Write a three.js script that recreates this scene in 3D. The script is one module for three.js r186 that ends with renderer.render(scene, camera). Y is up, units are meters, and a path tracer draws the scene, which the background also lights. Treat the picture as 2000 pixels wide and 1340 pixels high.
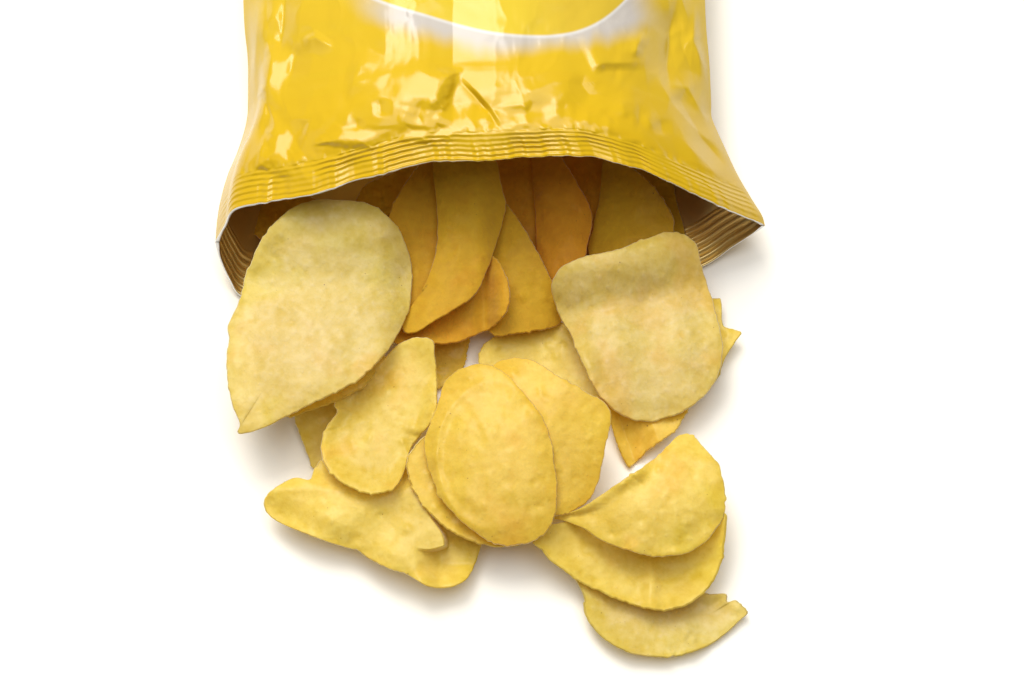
import * as THREE from 'three';
import { RectAreaLightUniformsLib } from 'three/addons/lights/RectAreaLightUniformsLib.js';
import { mergeGeometries } from 'three/addons/utils/BufferGeometryUtils.js';

// ---------------------------------------------------------------- camera, lamps, exposure
const scene = new THREE.Scene();
const W = 2000, H = 1340, ELEV = 65 * Math.PI / 180, DIST = 0.62, FOV = 17.55;
const camera = new THREE.PerspectiveCamera(FOV, W / H, 0.05, 20);
camera.position.set(0, DIST * Math.sin(ELEV), DIST * Math.cos(ELEV));
camera.lookAt(0, 0, 0);
camera.updateMatrixWorld(true);

const renderer = new THREE.WebGLRenderer({ antialias: true });
renderer.setSize(1024, 686);
renderer.toneMapping = THREE.LinearToneMapping;
renderer.toneMappingExposure = 1.28;
renderer.shadowMap.enabled = true;
RectAreaLightUniformsLib.init();

function softbox(color, intensity, w, h, pos, look) {
  const l = new THREE.RectAreaLight(color, intensity, w, h);
  l.position.set(...pos); l.lookAt(...look); scene.add(l);
  return l;
}
scene.background = new THREE.Color().setRGB(0.16, 0.16, 0.165);          // the dim white studio round the table
softbox(0xfffaf2, 6.3, 0.46, 0.74, [-0.24, 0.97, -0.52], [0, 0, -0.02]);     // key softbox behind the bag
softbox(0xffffff, 2.25, 1.3, 1.1, [0.0, 1.15, -0.08], [0, 0, 0]);             // broad overhead bank
softbox(0xfff6ea, 0.55, 0.5, 0.7, [-0.9, 0.5, -0.2], [0, 0, 0]);              // side bank on the left

// ---------------------------------------------------------------- helpers
const hash = (x, y, s) => { let h = (x * 374761393 + y * 668265263 + s * 974634777) | 0; h = Math.imul(h ^ (h >>> 13), 1274126177); h ^= h >>> 16; return (h >>> 0) / 4294967295; };
function noise(x, y, s = 0) {                                             // value noise, -1..1
  const xi = Math.floor(x), yi = Math.floor(y), fx = x - xi, fy = y - yi;
  const u = fx * fx * fx * (fx * (fx * 6 - 15) + 10), v = fy * fy * fy * (fy * (fy * 6 - 15) + 10);
  const a = hash(xi, yi, s), b = hash(xi + 1, yi, s), c = hash(xi, yi + 1, s), d = hash(xi + 1, yi + 1, s);
  return 2 * (a + (b - a) * u + (c - a) * v + (a - b - c + d) * u * v) - 1;
}
const fbm = (x, y, s, n = 4) => { let t = 0, a = 0.5; for (let i = 0; i < n; i++) { t += a * noise(x, y, s + i * 17); x = x * 2.03 + 3.1; y = y * 2.03 - 1.7; a *= 0.5; } return t; };
const clamp = (x, a = 0, b = 1) => Math.min(b, Math.max(a, x));
const smooth = (a, b, x) => { const t = clamp((x - a) / (b - a)); return t * t * (3 - 2 * t); };
const mix = (a, b, t) => a + (b - a) * t;
function rng(seed) { let s = seed >>> 0; return () => { s = (s + 0x6D2B79F5) >>> 0; let t = s; t = Math.imul(t ^ (t >>> 15), t | 1); t ^= t + Math.imul(t ^ (t >>> 7), t | 61); return ((t ^ (t >>> 14)) >>> 0) / 4294967296; }; }

// a measured spot of the photograph and a height above the table (mm) give the point in metres
const TY = Math.tan(FOV * Math.PI / 360), TX = TY * W / H, CAM = camera.position.clone();
const AX = new THREE.Vector3().setFromMatrixColumn(camera.matrixWorld, 0), AY = new THREE.Vector3().setFromMatrixColumn(camera.matrixWorld, 1), AZ = new THREE.Vector3().setFromMatrixColumn(camera.matrixWorld, 2);
function at(px, py, hmm) {
  const sx = (px / W * 2 - 1) * TX, sy = (1 - py / H * 2) * TY;
  const dx = AX.x * sx + AY.x * sy - AZ.x, dy = AX.y * sx + AY.y * sy - AZ.y, dz = AX.z * sx + AY.z * sy - AZ.z;
  const t = (hmm * 0.001 - CAM.y) / dy;
  return [CAM.x + dx * t, CAM.y + dy * t, CAM.z + dz * t];
}
const taken = {};
function numbered(name) { const n = taken[name] = (taken[name] ?? -1) + 1; return n ? `${name}_${String(n).padStart(3, '0')}` : name; }
function shadows(o) { o.castShadow = o.receiveShadow = true; return o; }

// catmull-rom through points of any width
function spline(pts, closed, n) {
  const out = [], m = pts.length, segs = closed ? m : m - 1, get = (i) => closed ? pts[(i + m) % m] : pts[clamp(i, 0, m - 1)];
  for (let s = 0; s < segs; s++) for (let k = 0; k < n; k++) {
    const t = k / n, p0 = get(s - 1), p1 = get(s), p2 = get(s + 1), p3 = get(s + 2);
    out.push(p1.map((_, j) => 0.5 * (2 * p1[j] + (p2[j] - p0[j]) * t + (2 * p0[j] - 5 * p1[j] + 4 * p2[j] - p3[j]) * t * t + (3 * p1[j] - p0[j] - 3 * p2[j] + p3[j]) * t * t * t)));
  }
  if (!closed) out.push(pts[m - 1].slice());
  return out;
}
function resample(line, n, closed) {                                      // n points, evenly by length in the first two entries
  const L = closed ? [...line, line[0]] : line, acc = [0];
  for (let i = 1; i < L.length; i++) acc.push(acc[i - 1] + Math.hypot(L[i][0] - L[i - 1][0], L[i][1] - L[i - 1][1]));
  const total = acc[acc.length - 1], out = []; let k = 0;
  for (let i = 0; i < n; i++) {
    const d = total * i / (closed ? n : n - 1);
    while (k < L.length - 2 && acc[k + 1] < d) k++;
    const t = clamp((d - acc[k]) / Math.max(1e-9, acc[k + 1] - acc[k]));
    out.push(L[k].map((_, j) => mix(L[k][j], L[k + 1][j], t)));
  }
  return out;
}

// ---------------------------------------------------------------- the white tabletop
{
  const g = new THREE.PlaneGeometry(6, 6); g.rotateX(-Math.PI / 2);
  const m = new THREE.MeshStandardMaterial({ color: new THREE.Color().setRGB(0.88, 0.86, 0.80), roughness: 0.6 });
  const o = shadows(new THREE.Mesh(g, m)); o.name = 'tabletop';
  o.userData = { kind: 'structure', label: 'plain white tabletop under the bag and the chips' };
  scene.add(o);
}

// ---------------------------------------------------------------- the bag
const LIP = [[421, 472, 15], [438, 441, 23], [460, 408, 31], [540, 393, 36.5], [620, 375, 41], [720, 346, 45], [800, 323, 47], [860, 315, 48], [970, 312, 49], [1050, 308, 49], [1130, 305, 48.5], [1180, 312, 47], [1230, 325, 45], [1290, 347, 41], [1340, 370, 36], [1400, 398, 29], [1450, 421, 21], [1482, 434, 15.5], [1494, 441, 13]];
const LOWLIP = [[421, 472, 15], [430, 506, 9.5], [448, 545, 4.5], [472, 578, 1.2], [540, 596, 0.9], [700, 606, 0.9], [900, 606, 0.9], [1100, 592, 0.9], [1250, 566, 0.9], [1372, 521, 1.2], [1430, 483, 5], [1472, 456, 10], [1494, 441, 13]];
const EDGE_L = [[421, 472, 15], [424, 430, 16], [432, 385, 17], [445, 340, 18], [462, 300, 19], [475, 262, 19.5], [482, 232, 20], [484, 205, 20], [484, 120, 21], [478, 60, 22], [475, 0, 22], [472, -130, 22], [470, -260, 20]];
const EDGE_R = [[1494, 441, 13], [1488, 420, 14], [1468, 388, 15.5], [1440, 340, 17], [1415, 287, 18], [1394, 240, 19], [1389, 222, 19], [1389, 200, 19], [1386, 130, 20], [1380, 60, 21], [1377, 0, 22], [1374, -130, 22], [1372, -260, 20]];
const NU = 460, SEALROWS = 66, BODYROWS = 190, NV = SEALROWS + BODYROWS, SEAL = 0.105;
const vAt = (j) => j <= SEALROWS ? SEAL * j / SEALROWS : SEAL + (1 - SEAL) * (j - SEALROWS) / BODYROWS;
const lipC = resample(spline(LIP, false, 16), NU + 1), lowC = resample(spline(LOWLIP, false, 16), NU + 1);
const edL = resample(spline(EDGE_L, false, 16), 801), edR = resample(spline(EDGE_R, false, 16), 801);
const pick = (line, t) => { const x = clamp(t) * (line.length - 1), i = Math.min(line.length - 2, Math.floor(x)); return line[i].map((_, k) => mix(line[i][k], line[i + 1][k], x - i)); };
const farL = edL[800], farR = edR[800];
function coons(low, u, i, v) {
  const c0 = low[i], c1 = [mix(farL[0], farR[0], u), -260, 20], d0 = pick(edL, v), d1 = pick(edR, v), out = [0, 0, 0];
  const a = low[0], b = low[NU];
  for (let k = 0; k < 3; k++) out[k] = mix(c0[k], c1[k], v) + mix(d0[k], d1[k], u) - (mix(mix(a[k], b[k], u), mix(farL[k], farR[k], u), v));
  return out;
}
// creases of the film: lines of spots, height in mm, reach in px to either side
const CREASES = [
  [[[890, 150], [925, 185], [955, 220], [985, 268]], -1.5, 24, 5], 
  [[[585, 82], [615, 72], [655, 98]], 1.3, 18, 8], [[[585, 82], [575, 120], [566, 165]], -1.2, 16, 22],
  [[[720, 90], [695, 140], [682, 205]], 0.9, 12, 40], [[[545, 60], [530, 110], [520, 170], [515, 220], [500, 250]], 2.5, 24, 26],
  [[[500, 120], [512, 190], [540, 250], [575, 300]], -2.0, 18, 22], [[[530, 240], [560, 290], [595, 345], [612, 372]], 1.5, 26, 14],
  [[[470, 340], [500, 300], [525, 270]], 1.0, 22, 22], [[[845, 150], [825, 195], [815, 225], [830, 250]], -0.9, 22, 12], [[[860, 130], [870, 180]], 0.9, 40, 14],
  [[[1280, 118], [1292, 165], [1315, 205], [1350, 245], [1405, 292], [1462, 345]], 2.0, 46, 22], [[[1150, 135], [1180, 122], [1280, 121]], 1.5, 10, 60],
  [[[1150, 135], [1135, 165], [1150, 185], [1220, 195]], -0.9, 16, 20], [[[1320, 0], [1308, 60], [1303, 130], [1310, 190]], -3.0, 28, 30],
  [[[1260, 60], [1245, 90], [1240, 115]], 1.4, 16, 10], [[[1358, 0], [1355, 80], [1375, 130], [1385, 200]], 2.2, 16, 12],
  [[[1300, 165], [1345, 172], [1368, 215], [1390, 245]], 2.0, 16, 22], [[[960, 210], [1020, 205], [1035, 215]], 0.9, 14, 14], [[[640, 280], [690, 262], [740, 275]], 0.7, 16, 8],
  [[[1010, 190], [1080, 160], [1140, 150]], 0.6, 20, 40], [[[505, 0], [500, 90], [485, 200]], 2.3, 14, 18], [[[560, -40], [552, 60], [540, 130]], -1.8, 14, 20], [[[470, 380], [505, 320], [520, 250]], 1.6, 16, 14], [[[1420, 330], [1370, 270], [1335, 205]], -1.6, 16, 18], [[[1450, 400], [1380, 320], [1320, 260]], 1.2, 16, 16], [[[800, 30], [760, 60], [740, 110]], 0.5, 30, 26],
  ...Array.from({ length: 30 }, (_, i) => {                                // fine wrinkles that run up from the seal and along the flanks
    const R = rng(400 + i), flank = i % 3 === 0, x0 = flank ? (R() < 0.5 ? 500 + 70 * R() : 1270 + 90 * R()) : 520 + 800 * R(), y0 = flank ? 40 + 160 * R() : 250 - 40 * R() + 0.00028 * (x0 - 960) ** 2;
    const len = (flank ? 60 : 35) + 90 * R() * R(), a = (flank ? 0 : (x0 - 960) / 900) + 0.9 * (R() - 0.5), x1 = x0 - Math.sin(a) * len * 0.5 + 8 * (R() - 0.5), y1 = y0 - Math.cos(a) * len * 0.5;
    return [[[x0, y0], [x1, y1], [x1 - Math.sin(a + 0.3 * (R() - 0.5)) * len * 0.5, y1 - Math.cos(a) * len * 0.5]], (R() < 0.5 ? -1 : 1) * (0.2 + 0.5 * R()), 7 + 15 * R(), 7 + 15 * R()];
  }),
].map(([pts, amp, wl, wr]) => ({ pts, amp, wl: wl * 1.5, wr: wr * 1.5, box: [Math.min(...pts.map((p) => p[0])) - 80, Math.max(...pts.map((p) => p[0])) + 80, Math.min(...pts.map((p) => p[1])) - 80, Math.max(...pts.map((p) => p[1])) + 80] }));
function creaseHeight(x, y) {
  let h = 0;
  for (const c of CREASES) {
    if (x < c.box[0] || x > c.box[1] || y < c.box[2] || y > c.box[3]) continue;
    let best = 1e9, side = 1, along = 0; const n = c.pts.length - 1;
    for (let i = 0; i < n; i++) {
      const [x0, y0] = c.pts[i], [x1, y1] = c.pts[i + 1], ex = x1 - x0, ey = y1 - y0, t = clamp(((x - x0) * ex + (y - y0) * ey) / (ex * ex + ey * ey));
      const qx = x - x0 - ex * t, qy = y - y0 - ey * t, d = Math.hypot(qx, qy);
      if (d < best) { best = d; side = ex * qy - ey * qx; along = (i + t) / n; }
    }
    const w = side > 0 ? c.wl : c.wr, d = Math.max(0, Math.sqrt(best * best + 2.5) - 1.58), k = 1 - d / w;
    if (k > 0) h += c.amp * k * (0.65 + 0.35 * k) * smooth(0, 0.4, along + 0.02) * smooth(0, 0.4, 1.02 - along);
  }
  return h;
}
// hand-sized flats where the crumpled film is tipped towards the lamp: centre, reach, slope in x and y (mm per 100 px)
const FLATS = [[838, 168, 26, 22], [552, 282, 20, 30], [690, 266, 30, 11], [538, 145, 13, 28], [815, 262, 18, 8], [868, 258, 12, 7]];
const tilted = (x) => x < 760 ? 0 : x < 884 ? -4.0 * ((x - 760) / 124) ** 1.15 : x < 968 ? -4.0 + 1.1 * (x - 884) / 84 : -2.9 * (1 - smooth(1030, 1320, x));
function bagDetail(u, v, x, y) {
  const sealFade = smooth(SEAL * 0.8, SEAL * 1.3, v);
  let h = creaseHeight(x, y) * mix(0.35, 1, sealFade) + tilted(x) * mix(smooth(185, 60, y), smooth(262, 200, y), smooth(800, 888, x));
  const warp = fbm(x / 120, y / 120, 5, 2) * 60;
  h += 0.9 * fbm((x + warp) / 170, (y - warp) / 150, 11, 3) * (0.4 + 0.6 * sealFade);
  const r = fbm((x + warp) / 75, (y + 0.5 * warp) / 110, 23, 3); h += 0.85 * (0.3 - Math.abs(r)) * sealFade;
  h += 0.14 * noise(x / 9, y / 14, 31) * smooth(0.14, 0.10, v) * smooth(SEAL * 0.9, SEAL, v) * 2;      // puckers above the seal
  // crimp ribs
  const w = v / SEAL; if (w < 1) h += 0.16 * Math.sin(w * 6 * 2 * Math.PI + 1.1 * noise(u * 11, w * 1.5, 3) + 0.5 * noise(u * 40, 2, 8)) * smooth(0, 0.05, w) * smooth(1, 0.86, w) * (0.8 + 0.6 * noise(u * 17, w * 3, 44));
  if (w < 1) h += 0.16 * fbm(u * 34, w * 2.2, 71, 3) * smooth(0, 0.1, w + 0.04);
  return h;
}
function gridGeometry(P, uvs, cols, rows, j0, j1, normals, flip) {
  const pos = [], nor = [], uv = [], idx = [], w = cols + 1;
  for (let j = j0; j <= j1; j++) for (let i = 0; i <= cols; i++) { const k = j * w + i; pos.push(...P[k]); nor.push(normals[3 * k], normals[3 * k + 1], normals[3 * k + 2]); uv.push(...uvs[k]); }
  for (let j = 0; j < j1 - j0; j++) for (let i = 0; i < cols; i++) { const a = j * w + i, b = a + 1, c = a + w, d = c + 1; flip ? idx.push(a, c, b, b, c, d) : idx.push(a, b, c, b, d, c); }
  const g = new THREE.BufferGeometry();
  g.setAttribute('position', new THREE.Float32BufferAttribute(pos, 3)); g.setAttribute('normal', new THREE.Float32BufferAttribute(nor, 3)); g.setAttribute('uv', new THREE.Float32BufferAttribute(uv, 2)); g.setIndex(idx);
  return g;
}
function gridNormals(P, cols, rows, flip) {
  const uv = P.map(() => [0, 0]), g = gridGeometry(P, uv, cols, rows, 0, rows, new Float32Array(P.length * 3), flip);
  g.computeVertexNormals(); return g.attributes.normal.array;
}
// the printed film, painted in the film's own coordinates
function printTexture() {
  const n = 1024, data = new Uint8Array(n * n * 4);
  const put = (c, r, g, b) => [r, g, b].map((x, k) => c[k] = x);
  for (let j = 0; j < n; j++) for (let i = 0; i < n; i++) {
    const u = i / n, v = j / n, X = 455 + 950 * u, Y = 315 - 575 * v;          // nominal film coordinates
    const wob = fbm(X / 60, Y / 60, 77, 3);
    let c = [0.80, 0.585, 0.02];
    const warm = smooth(-80, 330, Y); c = [mix(0.60, 0.575, warm), mix(0.405, 0.36, warm), mix(0.02, 0.005, warm)];
    const cx = 1030, arcY = 68 - Math.pow(Math.abs(X - cx - 35) / (X < cx + 35 ? 300 : 150), 1.9) * (X < cx + 35 ? 72 : 70);
    // pale brushed band below the disc
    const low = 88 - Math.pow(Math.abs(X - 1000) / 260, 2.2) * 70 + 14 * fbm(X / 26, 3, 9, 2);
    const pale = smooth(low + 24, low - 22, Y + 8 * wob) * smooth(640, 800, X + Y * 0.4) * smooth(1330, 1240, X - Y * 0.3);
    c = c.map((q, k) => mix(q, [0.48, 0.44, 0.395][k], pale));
    const ring = Y - arcY;
    if (ring < 5) { const t = smooth(5, -3, ring), inner = smooth(-1, -7, ring); const yl = [mix(0.62, 0.56, smooth(980, 1120, X)), mix(0.455, 0.39, smooth(980, 1120, X)), 0.03]; c = c.map((q, k) => mix(q, mix([0.62, 0.60, 0.56][k], yl[k], inner), t)); }
    const o = (j * n + i) * 4, s = (x) => 255 * (x <= 0.0031308 ? 12.92 * x : 1.055 * Math.pow(x, 1 / 2.4) - 0.055);
    data[o] = s(c[0]); data[o + 1] = s(c[1]); data[o + 2] = s(c[2]); data[o + 3] = 255;
  }
  const t = new THREE.DataTexture(data, n, n); t.colorSpace = THREE.SRGBColorSpace; t.magFilter = t.minFilter = THREE.LinearFilter; t.needsUpdate = true; return t;
}
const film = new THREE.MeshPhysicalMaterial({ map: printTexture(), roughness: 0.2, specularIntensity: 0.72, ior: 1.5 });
const foil = new THREE.MeshPhysicalMaterial({ color: new THREE.Color().setRGB(0.62, 0.45, 0.17), metalness: 0.9, roughness: 0.36 });
const rimMat = new THREE.MeshPhysicalMaterial({ color: new THREE.Color().setRGB(0.82, 0.82, 0.8), metalness: 0.5, roughness: 0.35 });
const bagTop = [];                                                        // for the chips: rows of [px, py, h]
{
  const bag = new THREE.Group(); bag.name = 'chip_bag';
  bag.userData = { label: 'open glossy yellow snack bag lying on its back with chips spilling out', category: 'snack bag' };
  scene.add(bag);
  const P = [], UV = [], LP = [], LUV = [];
  for (let j = 0; j <= NV; j++) for (let i = 0; i <= NU; i++) {
    const u = i / NU, v = vAt(j), c = coons(lipC, u, i, v);
    const bulge = (29 * v + 5 * smooth(0, 0.26, v) - 6 * Math.max(0, v - 0.15)) * (1 - Math.pow(Math.abs(2 * u - 1), 2.2));
    const jig = (2.4 * noise(i / 16, 3, 90) + 1.1 * noise(i / 5, 8, 91)) * smooth(0, 30, Math.min(i, NU - i)) * smooth(SEAL * 1.1, SEAL * 0.3, v);
    c[1] += jig;
    c[2] += 0.25 * jig + bulge + bagDetail(u, v, c[0], c[1]) * smooth(0, 0.025, Math.min(u, 1 - u));
    bagTop.push([c[0], c[1], c[2]]); UV.push([u, v]);
  }
  const near = FLATS.map(([cx, cy]) => { let best = 1e9, h = 0; for (const c of bagTop) { const d = (c[0] - cx) ** 2 + (c[1] - cy) ** 2; if (d < best) { best = d; h = c[2]; } } return h; });
  for (const c of bagTop) {
    FLATS.forEach(([cx, cy, rx, ry], f) => {
      const dx = (c[0] - cx) / rx, dy = (c[1] - cy) / ry, d = Math.max(Math.abs(dx + 0.35 * dy), Math.abs(dy - 0.2 * dx));
      if (d < 2.3) c[2] = mix(c[2], near[f] + 0.0196 * (c[0] - cx) + 0.002 * (c[1] - cy), 1 - smooth(0.45, 2.3, d + 0.25 * fbm(c[0] / 16, c[1] / 16, 61, 2)));
    });
    P.push(at(...c));
  }
  for (let j = 0; j <= NV; j++) for (let i = 0; i <= NU; i++) {
    const u = i / NU, v = vAt(j), c = coons(lowC, u, i, v), e = Math.min(u, 1 - u);
    const edgeH = (u < 0.5 ? pick(edL, v)[2] : pick(edR, v)[2]), flat = mix(edgeH, 0.9, smooth(0, 0.16, e) ** 0.8);
    c[2] = mix(lowC[i][2], flat, smooth(0, 0.12, v));
    if (v < SEAL) { const w = v / SEAL; c[2] += 0.35 + 0.3 * Math.sin(w * 6 * 2 * Math.PI) * smooth(0, 0.05, w) * smooth(1, 0.85, w) * smooth(0, 0.05, e); }
    LP.push(at(...c)); LUV.push([u, v]);
  }
  const flipTop = false, N = gridNormals(P, NU, NV, flipTop), LN = gridNormals(LP, NU, NV, !flipTop);
  const add = (name, g, m, label) => { const o = shadows(new THREE.Mesh(g, m)); o.name = name; if (label) o.userData.label = label; bag.add(o); return o; };
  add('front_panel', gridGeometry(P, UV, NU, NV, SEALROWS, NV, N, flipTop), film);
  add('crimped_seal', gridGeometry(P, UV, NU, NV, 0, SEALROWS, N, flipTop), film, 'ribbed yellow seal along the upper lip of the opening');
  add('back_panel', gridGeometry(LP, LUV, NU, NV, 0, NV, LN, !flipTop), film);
  // foil lining just inside the film
  const inner = (Q, M, d) => Q.map((p, k) => {
    const u = (k % (NU + 1)) / NU, e = smooth(0, 0.025, Math.min(u, 1 - u)), q = d * (0.15 + 0.85 * e), c = Q[k - (k % (NU + 1)) + NU / 2], s = (1 - e) * 0.0007 * Math.sign(0.5 - u);
    return [p[0] - M[3 * k] * q * e + s, p[1] - M[3 * k + 1] * q, p[2] - M[3 * k + 2] * q];
  });
  const neg = (a) => a.map((x) => -x), IP = inner(P, N, 0.00022), IL = inner(LP, LN, 0.00022);
  add('foil_lining', mergeGeometries([gridGeometry(IP, UV, NU, NV, 0, NV, neg(N), !flipTop), gridGeometry(IL, LUV, NU, NV, 0, NV, neg(LN), flipTop)]), foil, 'dull metallic foil inside of the bag');
  // cut edge joining film and lining, a little proud of the lip
  const rim = (A, B, M) => {
    const pos = [], idx = [], w = NU + 1;
    for (let i = 0; i <= NU; i++) {
      const a = A[i], b = B[i], n = A[i + w * 3], d = [a[0] - n[0], a[1] - n[1], a[2] - n[2]], l = Math.hypot(...d) || 1, o = d.map((x) => x / l * mix(0.00028, 0.00004, smooth(0.25, 0.5, i / NU)));
      pos.push(...a.map((x, k) => x + M[3 * i + k] * 0.00012), ...a.map((x, k) => x + o[k] + M[3 * i + k] * 0.0001), ...b.map((x, k) => x + o[k] - M[3 * i + k] * 0.0002), ...b);
      if (i < NU) for (let k = 0; k < 3; k++) { const q = i * 4 + k; idx.push(q, q + 4, q + 1, q + 1, q + 4, q + 5); }
    }
    const g = new THREE.BufferGeometry(); g.setAttribute('position', new THREE.Float32BufferAttribute(pos, 3)); g.setIndex(idx); g.computeVertexNormals(); return g;
  };
  add('cut_edge', mergeGeometries([rim(P, IP, N), rim(LP, IL, LN)]), rimMat, 'thin pale cut edge round the opening');
}

// ---------------------------------------------------------------- the chips
function chipTexture(seed) {
  const n = 512, data = new Uint8Array(n * n * 4), bump = new Uint8Array(n * n * 4), R = rng(seed * 91 + 5);
  const per = (x, y, f, s) => { let t = 0, a = 0.5; for (let o = 0; o < 4; o++) { const p = f << o, X = x * p, Y = y * p, xi = Math.floor(X), yi = Math.floor(Y), fx = X - xi, fy = Y - yi, u = fx * fx * (3 - 2 * fx), v = fy * fy * (3 - 2 * fy), h = (i, j) => hash(((i % p) + p) % p, ((j % p) + p) % p, s + o * 13); t += a * (2 * mix(mix(h(xi, yi), h(xi + 1, yi), u), mix(h(xi, yi + 1), h(xi + 1, yi + 1), u), v) - 1); a *= 0.55; } return t; };
  const spots = Array.from({ length: 26 }, () => [R(), R(), 0.0012 + 0.003 * R() * R(), 0.3 + 0.5 * R()]);
  const grain = Array.from({ length: 900 }, () => [R(), R(), 0.004 + 0.009 * R(), R() - 0.35]);
  const cell = new Float32Array(n * n);
  for (const [sx, sy, r, a] of grain) { const q = Math.ceil(r * n); for (let y = -q; y <= q; y++) for (let x = -q; x <= q; x++) { const d = Math.hypot(x, y) / (r * n); if (d < 1) cell[((Math.round(sy * n) + y + n) % n) * n + (Math.round(sx * n) + x + n) % n] += a * (1 - d * d) ** 2; } }
  const mark = new Float32Array(n * n);
  for (const [sx, sy, r, a] of spots) { const q = Math.ceil(r * n) + 1; for (let y = -q; y <= q; y++) for (let x = -q; x <= q; x++) { const d = Math.hypot(x, y) / (r * n); if (d < 1) { const k = ((Math.round(sy * n) + y + n) % n) * n + (Math.round(sx * n) + x + n) % n; mark[k] = Math.max(mark[k], a * (1 - d)); } } }
  for (let j = 0; j < n; j++) for (let i = 0; i < n; i++) {
    const x = i / n, y = j / n, k = j * n + i, o = k * 4;
    const big = per(x, y, 3, seed), mid = per(x, y, 11, seed + 40), fine = per(x, y, 48, seed + 80), green = per(x, y, 5, seed + 120), c0 = cell[k];
    let r = 0.975 + 0.012 * big + 0.02 * mid + 0.034 * fine + 0.02 * c0, g = 0.965 + 0.02 * big + 0.034 * mid + 0.054 * fine + 0.034 * c0, b = 0.86 + 0.1 * big + 0.16 * mid + 0.22 * fine + 0.2 * c0;
    const gr = smooth(0.15, 0.5, green); r -= 0.004 * gr; b -= 0.1 * gr;
    const br = smooth(0.22, 0.6, -green + 0.3 * mid); g -= 0.035 * br; b -= 0.10 * br;
    const s = 1 - 0.85 * mark[k]; r *= mix(1, s, 0.8); g *= s; b *= s;
    data[o] = 255 * clamp(r); data[o + 1] = 255 * clamp(g); data[o + 2] = 255 * clamp(b, 0.15); data[o + 3] = 255;
    const hh = 0.5 + 0.2 * mid + 0.3 * fine + 0.3 * c0; bump[o] = bump[o + 1] = bump[o + 2] = 255 * clamp(hh); bump[o + 3] = 255;
  }
  const make = (d, srgb) => { const t = new THREE.DataTexture(d, n, n); t.wrapS = t.wrapT = THREE.RepeatWrapping; t.magFilter = THREE.LinearFilter; t.minFilter = THREE.LinearFilter; if (srgb) t.colorSpace = THREE.SRGBColorSpace; t.needsUpdate = true; return t; };
  return [make(data, true), make(bump, false)];
}
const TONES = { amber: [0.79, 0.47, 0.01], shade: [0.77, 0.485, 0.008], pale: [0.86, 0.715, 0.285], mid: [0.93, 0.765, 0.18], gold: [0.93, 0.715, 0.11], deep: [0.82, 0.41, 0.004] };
const textures = [1, 2, 3, 4].map(chipTexture), chipMats = {};
function chipMaterial(tone, k) {
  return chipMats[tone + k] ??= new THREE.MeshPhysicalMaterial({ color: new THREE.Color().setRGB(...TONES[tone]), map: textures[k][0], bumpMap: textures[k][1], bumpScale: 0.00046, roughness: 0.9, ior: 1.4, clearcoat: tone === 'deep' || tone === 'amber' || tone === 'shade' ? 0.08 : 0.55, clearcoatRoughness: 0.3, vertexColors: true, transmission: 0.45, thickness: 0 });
}
// heights already taken, on a coarse grid of the table seen from the camera
const CELL = 5, GW = 420, GH = 290, topMap = new Float32Array(GW * GH);
const inside = (poly, x, y) => { let c = false; for (let i = 0, j = poly.length - 1; i < poly.length; j = i++) { const [xi, yi] = poly[i], [xj, yj] = poly[j]; if ((yi > y) !== (yj > y) && x < (xj - xi) * (y - yi) / (yj - yi) + xi) c = !c; } return c; };
{ const mouth = [...lipC, ...lowC.slice().reverse()]; for (let j = 0; j < GH; j++) for (let i = 0; i < GW; i++) { const x = i * CELL, y = j * CELL; if (y < 605 && x > 440 && x < 1480 && (y < 310 || inside(mouth, x, y))) topMap[j * GW + i] = 1.6; } }
const ceiling = new Float32Array(GW * GH).fill(1e6);
for (const [x, y, h] of bagTop) { const i = Math.round(x / CELL), j = Math.round(y / CELL); if (i >= 0 && j >= 0 && i < GW && j < GH) ceiling[j * GW + i] = Math.min(ceiling[j * GW + i], h); }
const TH = 0.95;                                                           // mm
let chipCount = 0;
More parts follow.
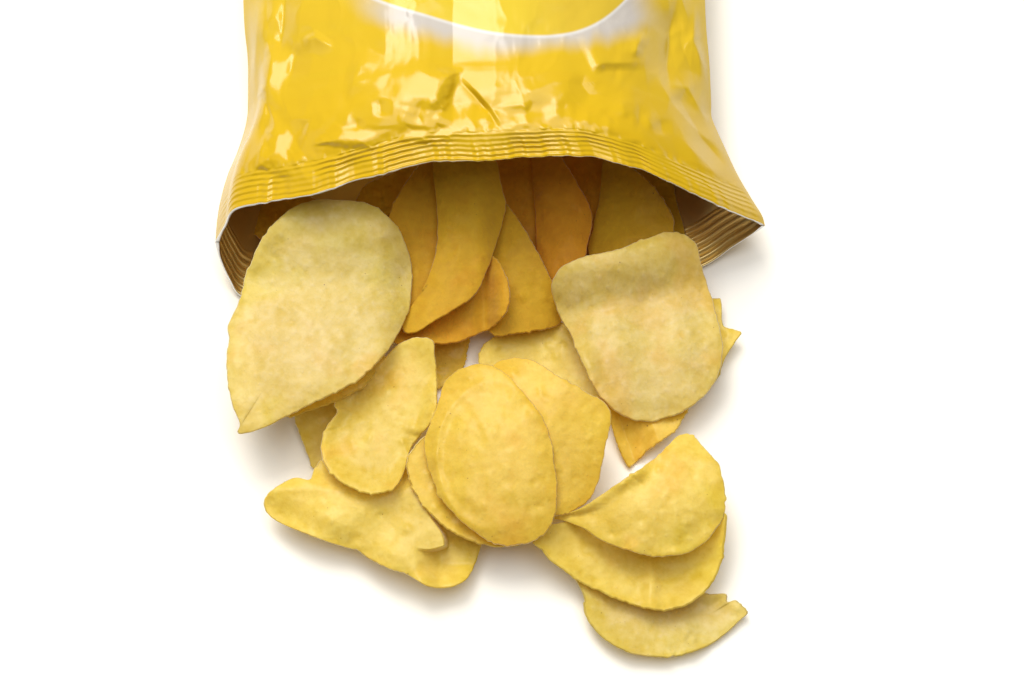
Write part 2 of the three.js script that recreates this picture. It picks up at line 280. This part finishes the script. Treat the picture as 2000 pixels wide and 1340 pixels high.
/* s: pts outline (px), tone, g [slope in x, slope in y] mm per 100 px, c [curve across a, curve along, angle deg] mm at 100 px, f(x, y) extra mm, rag (px), lift (mm more than resting) */
function sheet(s, seed) {
  const rag = 0.62 * (s.rag ?? 1.6), raw = resample(spline(s.pts, true, 10), s.N ?? 220, true);
  let cx = 0, cy = 0; for (const p of raw) { cx += p[0] / raw.length; cy += p[1] / raw.length; }
  if (s.centre) [cx, cy] = s.centre;
  const N = s.N ?? 220, R = s.R ?? 34, poly = raw.map((p, i) => {
    const q = raw[(i + 1) % N], o = raw[(i + N - 1) % N], tx = q[0] - o[0], ty = q[1] - o[1], l = Math.hypot(tx, ty) || 1, a = i / N * 2 * Math.PI;
    const n = rag * (1.0 * noise(Math.cos(a) * 7 + 20, Math.sin(a) * 7 + 20, seed) + 1.0 * noise(Math.cos(a) * 21 + 50, Math.sin(a) * 21 + 50, seed + 3) - 2.2 * smooth(0.55, 0.9, noise(Math.cos(a) * 15 + 80, Math.sin(a) * 15 + 80, seed + 6)));
    const rx = p[0] - cx, ry = p[1] - cy, d = Math.hypot(rx, ry), face = Math.max(0.15, Math.abs(rx * ty - ry * tx) / (d * l)), k = 1 - n / d * face * 1.1;
    return [cx + rx * k, cy + ry * k];
  });
  const [gx, gy] = s.g ?? [0, 0], [ka, kb, ang] = s.c ?? [0, 0, 0], ca = Math.cos(ang * Math.PI / 180), sa = Math.sin(ang * Math.PI / 180);
  const Rn = rng(seed * 77 + 1), blisters = Array.from({ length: s.blisters ?? 22 }, () => { const p = poly[Math.floor(Rn() * N)], t = 0.95 * Math.sqrt(Rn()); return [mix(cx, p[0], t), mix(cy, p[1], t), 6 + 16 * Rn() * Rn(), (Rn() < 0.75 ? 1 : -1) * (0.12 + 0.3 * Rn())]; });
  const shape = (x, y) => {
    const dx = (x - cx) / 100, dy = (y - cy) / 100, a = dx * ca + dy * sa, b = -dx * sa + dy * ca;
    let h = gx * dx + gy * dy + ka * a * a + kb * b * b + (s.f ? s.f(x, y) : 0);
    h += 1.0 * fbm(x / 130 + seed * 7.3, y / 130, seed, 2) * (s.wave ?? 1) + 0.17 * noise(x / 26, y / 26, seed + 9) + 0.05 * noise(x / 11, y / 11, seed + 19);
    for (const [bx, by, br, ba] of blisters) { const q = ((x - bx) ** 2 + (y - by) ** 2) / (br * br); if (q < 6) h += ba * Math.exp(-q); }
    return h;
  };
  return { N, R, poly, cx, cy, shape };
}
function settle(sh, extra = 0) {
  let lift = -1e9; const cells = [];
  const xs = sh.poly.map((p) => p[0]), ys = sh.poly.map((p) => p[1]);
  for (let j = Math.max(0, Math.floor(Math.min(...ys) / CELL)); j <= Math.min(GH - 1, Math.max(...ys) / CELL); j++) for (let i = Math.floor(Math.min(...xs) / CELL); i <= Math.max(...xs) / CELL; i++) {
    if (!inside(sh.poly, i * CELL, j * CELL)) continue;
    const k = j * GW + i, h = sh.shape(i * CELL, j * CELL); cells.push([k, h]); lift = Math.max(lift, topMap[k] + TH + 0.3 - h);
  }
  for (const p of sh.poly) { const k = Math.round(p[1] / CELL) * GW + Math.round(p[0] / CELL); lift = Math.max(lift, TH + 0.15 - sh.shape(...p)); }
  lift += extra; sh.lift = lift; let hi = -1e9, lo = 1e9, over = 0;
  for (const [k, h] of cells) { topMap[k] = Math.max(topMap[k], h + lift); over = Math.max(over, h + lift - ceiling[k] + 1); hi = Math.max(hi, h + lift); lo = Math.min(lo, h + lift); }
  return [lo, hi, over];
}
function sheetGeometry(sh, seed, s) {
  const { N, R, poly, cx, cy, shape, lift } = sh, top = [], rr = [];
  for (let j = 0; j <= R; j++) { const r = 1 - Math.pow(1 - j / R, s.even ? 1.1 : 1.5); for (let i = 0; i < (j ? N : 1); i++) { const x = mix(cx, poly[i][0], r), y = mix(cy, poly[i][1], r); const an = Math.atan2(y - cy, x - cx), curl = (s.curl ?? 0) * smooth(0.62, 1, r) ** 1.6 * clamp(noise(Math.cos(an) * 1.4 + 9, Math.sin(an) * 1.4 + 4, seed + 31) + 0.45 + 0.3 * noise(Math.cos(an) * 4 + 9, Math.sin(an) * 4 + 4, seed + 33), -0.1, 1.2); top.push([x, y, shape(x, y) + lift + curl]); rr.push(r); } }
  const P = top.map((t) => at(...t)), id = (j, i) => j ? 1 + (j - 1) * N + (i % N) : 0, faces = [];
  for (let i = 0; i < N; i++) faces.push(0, id(1, i + 1), id(1, i));
  for (let j = 1; j < R; j++) for (let i = 0; i < N; i++) faces.push(id(j, i), id(j, i + 1), id(j + 1, i), id(j, i + 1), id(j + 1, i + 1), id(j + 1, i));
  const tmp = new THREE.BufferGeometry(); tmp.setAttribute('position', new THREE.Float32BufferAttribute(P.flat(), 3)); tmp.setIndex(faces); tmp.computeVertexNormals();
  let n = tmp.attributes.normal.array; let ysum = 0; for (let k = 1; k < n.length; k += 3) ysum += n[k];
  if (ysum < 0) { for (let k = 0; k < faces.length; k += 3) { const t = faces[k]; faces[k] = faces[k + 1]; faces[k + 1] = t; } n = n.map((x) => -x); }
  const M = P.length, pos = P.flat(), idx = faces.slice(), th = TH * 0.001, uv = [], col = [];
  const thick = (r) => th * (1 - 0.45 * Math.pow(r, 6));
  for (let k = 0; k < M; k++) { const t = thick(rr[k]); pos.push(P[k][0] - n[3 * k] * t, P[k][1] - n[3 * k + 1] * t, P[k][2] - n[3 * k + 2] * t); }
  for (let k = 0; k < faces.length; k += 3) idx.push(faces[k] + M, faces[k + 2] + M, faces[k + 1] + M);
  for (let i = 0; i < N; i++) {                                           // rounded edge
    const k = id(R, i), c = P[0], t = thick(1) * 0.5, d = [P[k][0] - P[id(R - 1, i)][0], P[k][1] - P[id(R - 1, i)][1], P[k][2] - P[id(R - 1, i)][2]], l = Math.hypot(...d) || 1;
    pos.push(...[0, 1, 2].map((q) => P[k][q] - n[3 * k + q] * t + d[q] / l * 0.00035));
  }
  const flipped = ysum < 0;
  for (let i = 0; i < N; i++) { const a = id(R, i), b = id(R, i + 1), m0 = 2 * M + i, m1 = 2 * M + (i + 1) % N; const f = [[a, b, m0], [b, m1, m0], [m0, m1, a + M], [m1, b + M, a + M]]; for (const q of f) flipped ? idx.push(q[0], q[1], q[2]) : idx.push(q[0], q[1], q[2]); }
  const rot = (seed * 2.399) % 6.283, cr = Math.cos(rot), sr = Math.sin(rot);
  const total = pos.length / 3;
  for (let k = 0; k < total; k++) {
    const x = pos[3 * k] / 0.075, z = pos[3 * k + 2] / 0.075; uv.push(x * cr - z * sr + seed * 0.37, x * sr + z * cr + seed * 0.71);
    const q = k < 2 * M ? k % M : id(R, k - 2 * M), r = k < 2 * M ? rr[q] : 1, [tx, ty] = top[q];
    const e = smooth(0.74, 0.97, r + 0.22 * fbm(tx / 34, ty / 34, seed + 5, 3)), b = smooth(0.965, 1.0, r) * smooth(0.0, 0.5, fbm(tx / 45, ty / 45, seed + 8, 2) + 0.12) * (s.brown ?? 0.06), w = 0.06 * fbm(tx / 90, ty / 90, seed + 2, 2);
    col.push(clamp((1 - 0.02 * e + w) * (1 - 0.35 * b), 0, 1), clamp((0.985 - 0.025 * e + 1.3 * w) * (1 - 0.5 * b), 0, 1), clamp((0.95 - 0.22 * e + 2.2 * w) * (1 - 0.6 * b), 0, 1));
  }
  const g = new THREE.BufferGeometry();
  g.setAttribute('position', new THREE.Float32BufferAttribute(pos, 3)); g.setAttribute('uv', new THREE.Float32BufferAttribute(uv, 2)); g.setAttribute('color', new THREE.Float32BufferAttribute(col, 3)); g.setIndex(idx); g.computeVertexNormals();
  return g;
}
function chip(label, ...sheets) {
  const seed = ++chipCount * 3, geos = [];
  let tone = sheets[0].tone ?? 'mid', log = '';
  sheets.forEach((s, k) => { const sh = sheet(s, seed + k); const [lo, hi, over] = settle(sh, s.lift); log += ` [${lo.toFixed(1)}..${hi.toFixed(1)}]${over > 0 ? ' OVER ' + over.toFixed(1) : ''}`; geos.push(sheetGeometry(sh, seed + k, s)); });
  const g = geos.length > 1 ? mergeGeometries(geos) : geos[0];
  g.computeBoundingBox(); const c = g.boundingBox.getCenter(new THREE.Vector3()); c.y = g.boundingBox.min.y; g.translate(-c.x, -c.y, -c.z);
  const o = shadows(new THREE.Mesh(g, chipMaterial(tone, chipCount % 4))); o.name = numbered('potato_chip'); o.position.copy(c);
  o.userData = { label, category: 'potato chip', group: 'potato chips spilling out of the yellow bag' };
  scene.add(o);
  console.log(o.name, label.slice(0, 48), log);
  return o;
}

// in the bag, deepest first
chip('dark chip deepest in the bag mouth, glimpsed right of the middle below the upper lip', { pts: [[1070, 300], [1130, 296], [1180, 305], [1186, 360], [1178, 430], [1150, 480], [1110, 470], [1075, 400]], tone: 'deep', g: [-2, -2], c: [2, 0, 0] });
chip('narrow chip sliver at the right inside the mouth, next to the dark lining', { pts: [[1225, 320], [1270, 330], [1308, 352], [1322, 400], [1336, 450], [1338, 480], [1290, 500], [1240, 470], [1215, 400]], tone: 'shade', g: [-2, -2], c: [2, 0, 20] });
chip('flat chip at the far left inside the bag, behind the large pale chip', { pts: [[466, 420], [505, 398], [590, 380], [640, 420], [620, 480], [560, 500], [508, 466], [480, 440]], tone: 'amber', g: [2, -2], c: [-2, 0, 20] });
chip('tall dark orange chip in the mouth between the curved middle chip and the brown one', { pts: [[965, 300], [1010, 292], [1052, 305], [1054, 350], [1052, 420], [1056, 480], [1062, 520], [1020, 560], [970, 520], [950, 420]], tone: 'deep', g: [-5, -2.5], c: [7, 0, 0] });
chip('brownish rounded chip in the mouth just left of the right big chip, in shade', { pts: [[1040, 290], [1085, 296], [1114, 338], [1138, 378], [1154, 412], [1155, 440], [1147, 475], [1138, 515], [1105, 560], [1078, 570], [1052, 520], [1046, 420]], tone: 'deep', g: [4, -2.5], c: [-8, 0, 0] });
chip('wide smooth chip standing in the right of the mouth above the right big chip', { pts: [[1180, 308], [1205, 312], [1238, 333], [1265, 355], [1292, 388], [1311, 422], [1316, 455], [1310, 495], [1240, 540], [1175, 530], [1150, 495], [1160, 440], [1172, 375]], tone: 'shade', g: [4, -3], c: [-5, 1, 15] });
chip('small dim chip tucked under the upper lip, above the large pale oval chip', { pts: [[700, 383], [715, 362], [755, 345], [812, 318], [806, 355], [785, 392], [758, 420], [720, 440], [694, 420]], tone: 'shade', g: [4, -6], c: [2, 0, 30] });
chip('dull chip low in the pile behind the middle chips, under the right big chip', { pts: [[938, 705], [952, 668], [1000, 648], [1060, 640], [1100, 632], [1145, 680], [1172, 750], [1150, 790], [1060, 790], [965, 745]], tone: 'mid', g: [0, -1], c: [2, 1, 0] });
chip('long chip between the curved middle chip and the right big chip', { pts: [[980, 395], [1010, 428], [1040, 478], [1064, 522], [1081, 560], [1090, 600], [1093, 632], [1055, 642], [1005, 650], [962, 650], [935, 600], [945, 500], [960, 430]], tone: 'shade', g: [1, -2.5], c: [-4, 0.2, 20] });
chip('small golden chip showing between the mouth and the narrow curled chip', { pts: [[835, 668], [875, 655], [914, 655], [908, 695], [898, 722], [870, 750], [820, 770], [800, 710]], tone: 'gold', g: [0, -1.5] });
chip('golden chip curled at its right tip, peeking out beneath the long curved middle chip', { pts: [[955, 500], [982, 530], [994, 572], [986, 610], [958, 638], [910, 660], [866, 670], [830, 665], [775, 670], [742, 635], [790, 550], [870, 500]], tone: 'amber', g: [1, -2], c: [-1.2, 0.3, 30], curl: 2, f: (x, y) => 3 * smooth(945, 985, x) - 1.2 * Math.exp(-(((x - 945) / 14) ** 2)) });
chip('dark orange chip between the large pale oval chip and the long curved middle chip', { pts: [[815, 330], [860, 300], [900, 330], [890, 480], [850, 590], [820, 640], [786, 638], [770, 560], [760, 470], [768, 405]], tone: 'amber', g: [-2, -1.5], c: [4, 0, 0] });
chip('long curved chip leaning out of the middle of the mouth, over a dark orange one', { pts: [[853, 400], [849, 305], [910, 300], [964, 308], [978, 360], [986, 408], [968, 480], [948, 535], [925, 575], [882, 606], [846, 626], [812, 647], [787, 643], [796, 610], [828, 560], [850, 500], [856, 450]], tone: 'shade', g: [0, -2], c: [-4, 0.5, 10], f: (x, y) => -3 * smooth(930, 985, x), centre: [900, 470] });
// the spill, lowest first
chip('chip lying on the table whose left edge shows beside the narrow curled chip', { pts: [[577, 812], [605, 785], [665, 770], [730, 820], [715, 890], [650, 925], [613, 914], [603, 888], [588, 850]], tone: 'mid', g: [0, -2], c: [-2, 0, 0] });
chip('folded chip at the lower left of the pile, doubled over with an open fold',
  { pts: [[518, 990], [523, 970], [538, 954], [560, 940], [580, 933], [603, 937], [612, 926], [618, 912], [650, 890], [720, 900], [805, 922], [855, 972], [905, 1018], [937, 1050], [930, 1088], [912, 1126], [880, 1145], [848, 1146], [820, 1136], [783, 1115], [762, 1110], [720, 1087], [699, 1073], [685, 1071], [636, 1056], [600, 1042], [540, 1016]], tone: 'mid', rag: 1.2, N: 420, R: 110, even: true, wave: 0.7, centre: [760, 1030], g: [0.5, -1], lift: 3.5, brown: 0.3,
    f: (x, y) => -6.5 * smooth(806, 866, x) * smooth(-4, 5, Math.max(y - 1067 - 9 * Math.sin(Math.PI * clamp((x - 800) / 72)), x - mix(834, 871, smooth(985, 1060, y)))) + 4 * smooth(1100, 1146, y) * smooth(790, 850, x)
      - 1.6 * smooth(46, 0, (y - 1000) * -0.88 + (x - 540) * 0.47 + 4) * smooth(850, 780, x) + 1.0 * Math.sin((x + 1.3 * y) / 38) * smooth(930, 990, y) * smooth(830, 760, x) - 3 * smooth(960, 910, y) });
chip('broken chip with a spike sticking out right of the right big chip', { pts: [[1330, 600], [1396, 583], [1408, 592], [1410, 634], [1430, 643], [1446, 649], [1438, 662], [1424, 682], [1411, 705], [1395, 745], [1340, 780], [1280, 740], [1280, 650]], tone: 'mid', g: [2, -0.5], rag: 1 });
chip('creased broken chip pointing down from under the right big chip', { pts: [[1172, 776], [1190, 800], [1200, 842], [1213, 880], [1227, 908], [1240, 903], [1262, 880], [1286, 862], [1316, 842], [1330, 820], [1343, 794], [1315, 765], [1250, 765], [1195, 768]], tone: 'gold', centre: [1240, 815], g: [0, -2], f: (x, y) => 4 * Math.min(1, Math.abs((x - 1225) - (y - 860) * 0.35) / 60), rag: 1.4 });
chip('chip with a broken right corner, lowest of all, at the bottom of the photo', { pts: [[1124, 1120], [1143, 1164], [1143, 1192], [1158, 1222], [1184, 1248], [1214, 1266], [1242, 1277], [1280, 1281], [1316, 1280], [1349, 1272], [1386, 1257], [1420, 1233], [1443, 1212], [1455, 1202], [1458, 1196], [1452, 1188], [1446, 1181], [1434, 1173], [1418, 1177], [1415, 1161], [1382, 1161], [1340, 1142], [1250, 1122], [1175, 1112]], tone: 'pale', centre: [1330, 1240], g: [0, 2], c: [0.8, 1.8, 10], curl: 1.2, rag: 1.2 });
chip('chip sandwiched between the top petal and the bottom chip at the lower right', { pts: [[1041, 1056], [1062, 1075], [1076, 1092], [1100, 1110], [1130, 1131], [1160, 1147], [1205, 1168], [1250, 1183], [1290, 1190], [1320, 1187], [1350, 1175], [1379, 1149], [1400, 1115], [1412, 1068], [1416, 1026], [1408, 1000], [1330, 985], [1220, 1000], [1140, 1012], [1090, 1022], [1055, 1030]], tone: 'mid', g: [0, -1], lift: 0.7, c: [1.6, 3, 30], curl: 0.8, f: (x, y) => 2 * Math.exp(-(((x - 1272) / 16) ** 2)) * smooth(1080, 1130, y) });
chip('pointed fan shaped chip on top of the lower right stack', { pts: [[1083, 1011], [1136, 992], [1184, 960], [1226, 933], [1268, 906], [1302, 874], [1325, 851], [1350, 850], [1372, 872], [1388, 890], [1402, 908], [1411, 937], [1416, 972], [1414, 1004], [1400, 1030], [1370, 1063], [1340, 1079], [1296, 1085], [1250, 1080], [1220, 1071], [1178, 1056], [1154, 1039], [1130, 1027], [1102, 1017]], tone: 'mid', centre: [1290, 990], g: [0, -3], c: [-3.5, -2, 60], curl: 2 });
chip('narrow curled chip overlapping the folded one, below the large left chip', { pts: [[752, 700], [772, 678], [798, 665], [824, 661], [845, 667], [848, 694], [851, 730], [852, 790], [840, 826], [819, 850], [799, 880], [786, 928], [765, 954], [732, 962], [704, 958], [674, 943], [642, 916], [630, 889], [630, 856], [641, 830], [660, 805], [655, 786], [690, 742], [728, 718]], tone: 'mid', g: [1.5, -0.5], c: [-2.2, 0.6, 25], wave: 0.6, curl: 2.6, f: (x, y) => 1.5 * smooth(690, 640, x) * smooth(870, 800, y) });
chip('golden chip rim showing below and left of the round middle chip', { pts: [[797, 895], [800, 930], [816, 970], [850, 1010], [890, 1041], [940, 1060], [985, 1066], [1030, 1050], [1040, 980], [1000, 900], [950, 850], [885, 835], [835, 850], [806, 880]], tone: 'gold', g: [0, -1], c: [0.6, 0.6, 0], wave: 0.5 });
chip('wide golden chip behind and right of the round middle chip', { pts: [[925, 760], [965, 712], [1000, 700], [1042, 706], [1090, 735], [1140, 764], [1175, 784], [1190, 803], [1190, 832], [1181, 870], [1172, 920], [1155, 968], [1130, 990], [1088, 1004], [1010, 985], [930, 900]], tone: 'gold', g: [0, -1.5], c: [-2.6, -1, 30], curl: 0.6 });
chip('round golden chip lying on top in the middle of the spill', { pts: [[872, 742], [900, 720], [945, 711], [985, 730], [1020, 765], [1052, 805], [1072, 850], [1083, 915], [1087, 960], [1081, 1010], [1062, 1040], [1030, 1058], [985, 1064], [948, 1051], [900, 1016], [860, 970], [840, 920], [831, 885], [830, 858], [846, 815], [860, 775]], tone: 'gold', g: [1, -1.5], c: [-2.8, -1.6, 0], curl: 1.6, f: (x, y) => 0.9 * Math.exp(-((((Math.hypot((x - 960) / 130, (y - 890) / 172)) - 0.83) / 0.07) ** 2)) * smooth(1000, 900, x) });
chip('darker chip edge showing beneath the lower rim of the large left chip', { pts: [[560, 812], [600, 801], [645, 786], [682, 770], [714, 749], [736, 720], [750, 688], [740, 600], [640, 540], [540, 600], [500, 720], [520, 800]], tone: 'gold', g: [0, -1], c: [-0.5, 0, 0], wave: 0.5 });
chip('large pale oval chip at the left, leaning against the bag mouth', { pts: [[640, 391], [690, 392], [740, 410], [775, 445], [795, 490], [803, 540], [798, 600], [780, 645], [750, 691], [700, 738], [640, 771], [580, 801], [525, 829], [488, 843], [464, 845], [469, 826], [455, 790], [446, 740], [444, 692], [450, 660], [446, 640], [456, 614], [468, 585], [480, 545], [500, 490], [530, 442], [570, 407], [604, 395]], tone: 'pale', g: [0.5, 1], c: [-1.6, -1, 60], rag: 2, curl: 1.6, f: (x, y) => 12 * smooth(570, 395, y) - 4 * smooth(740, 810, x) });
chip('large rounded chip at the right with a greyish shaded upper end', { pts: [[1079, 557], [1094, 526], [1124, 508], [1160, 498], [1205, 489], [1250, 471], [1300, 455], [1335, 458], [1360, 480], [1369, 520], [1386, 572], [1400, 622], [1410, 680], [1405, 722], [1385, 760], [1345, 795], [1300, 815], [1260, 821], [1220, 811], [1190, 790], [1170, 768], [1150, 731], [1131, 690], [1115, 650], [1096, 620], [1081, 582]], tone: 'pale', g: [0, 0], c: [-1.5, -2, 60], curl: 2.2, f: (x, y) => 11 * smooth(600, 475, y + 0.2 * (x - 1230)) - 1.6 * Math.exp(-(((x - 1265) / 45) ** 2)) * smooth(520, 600, y) });

renderer.render(scene, camera);
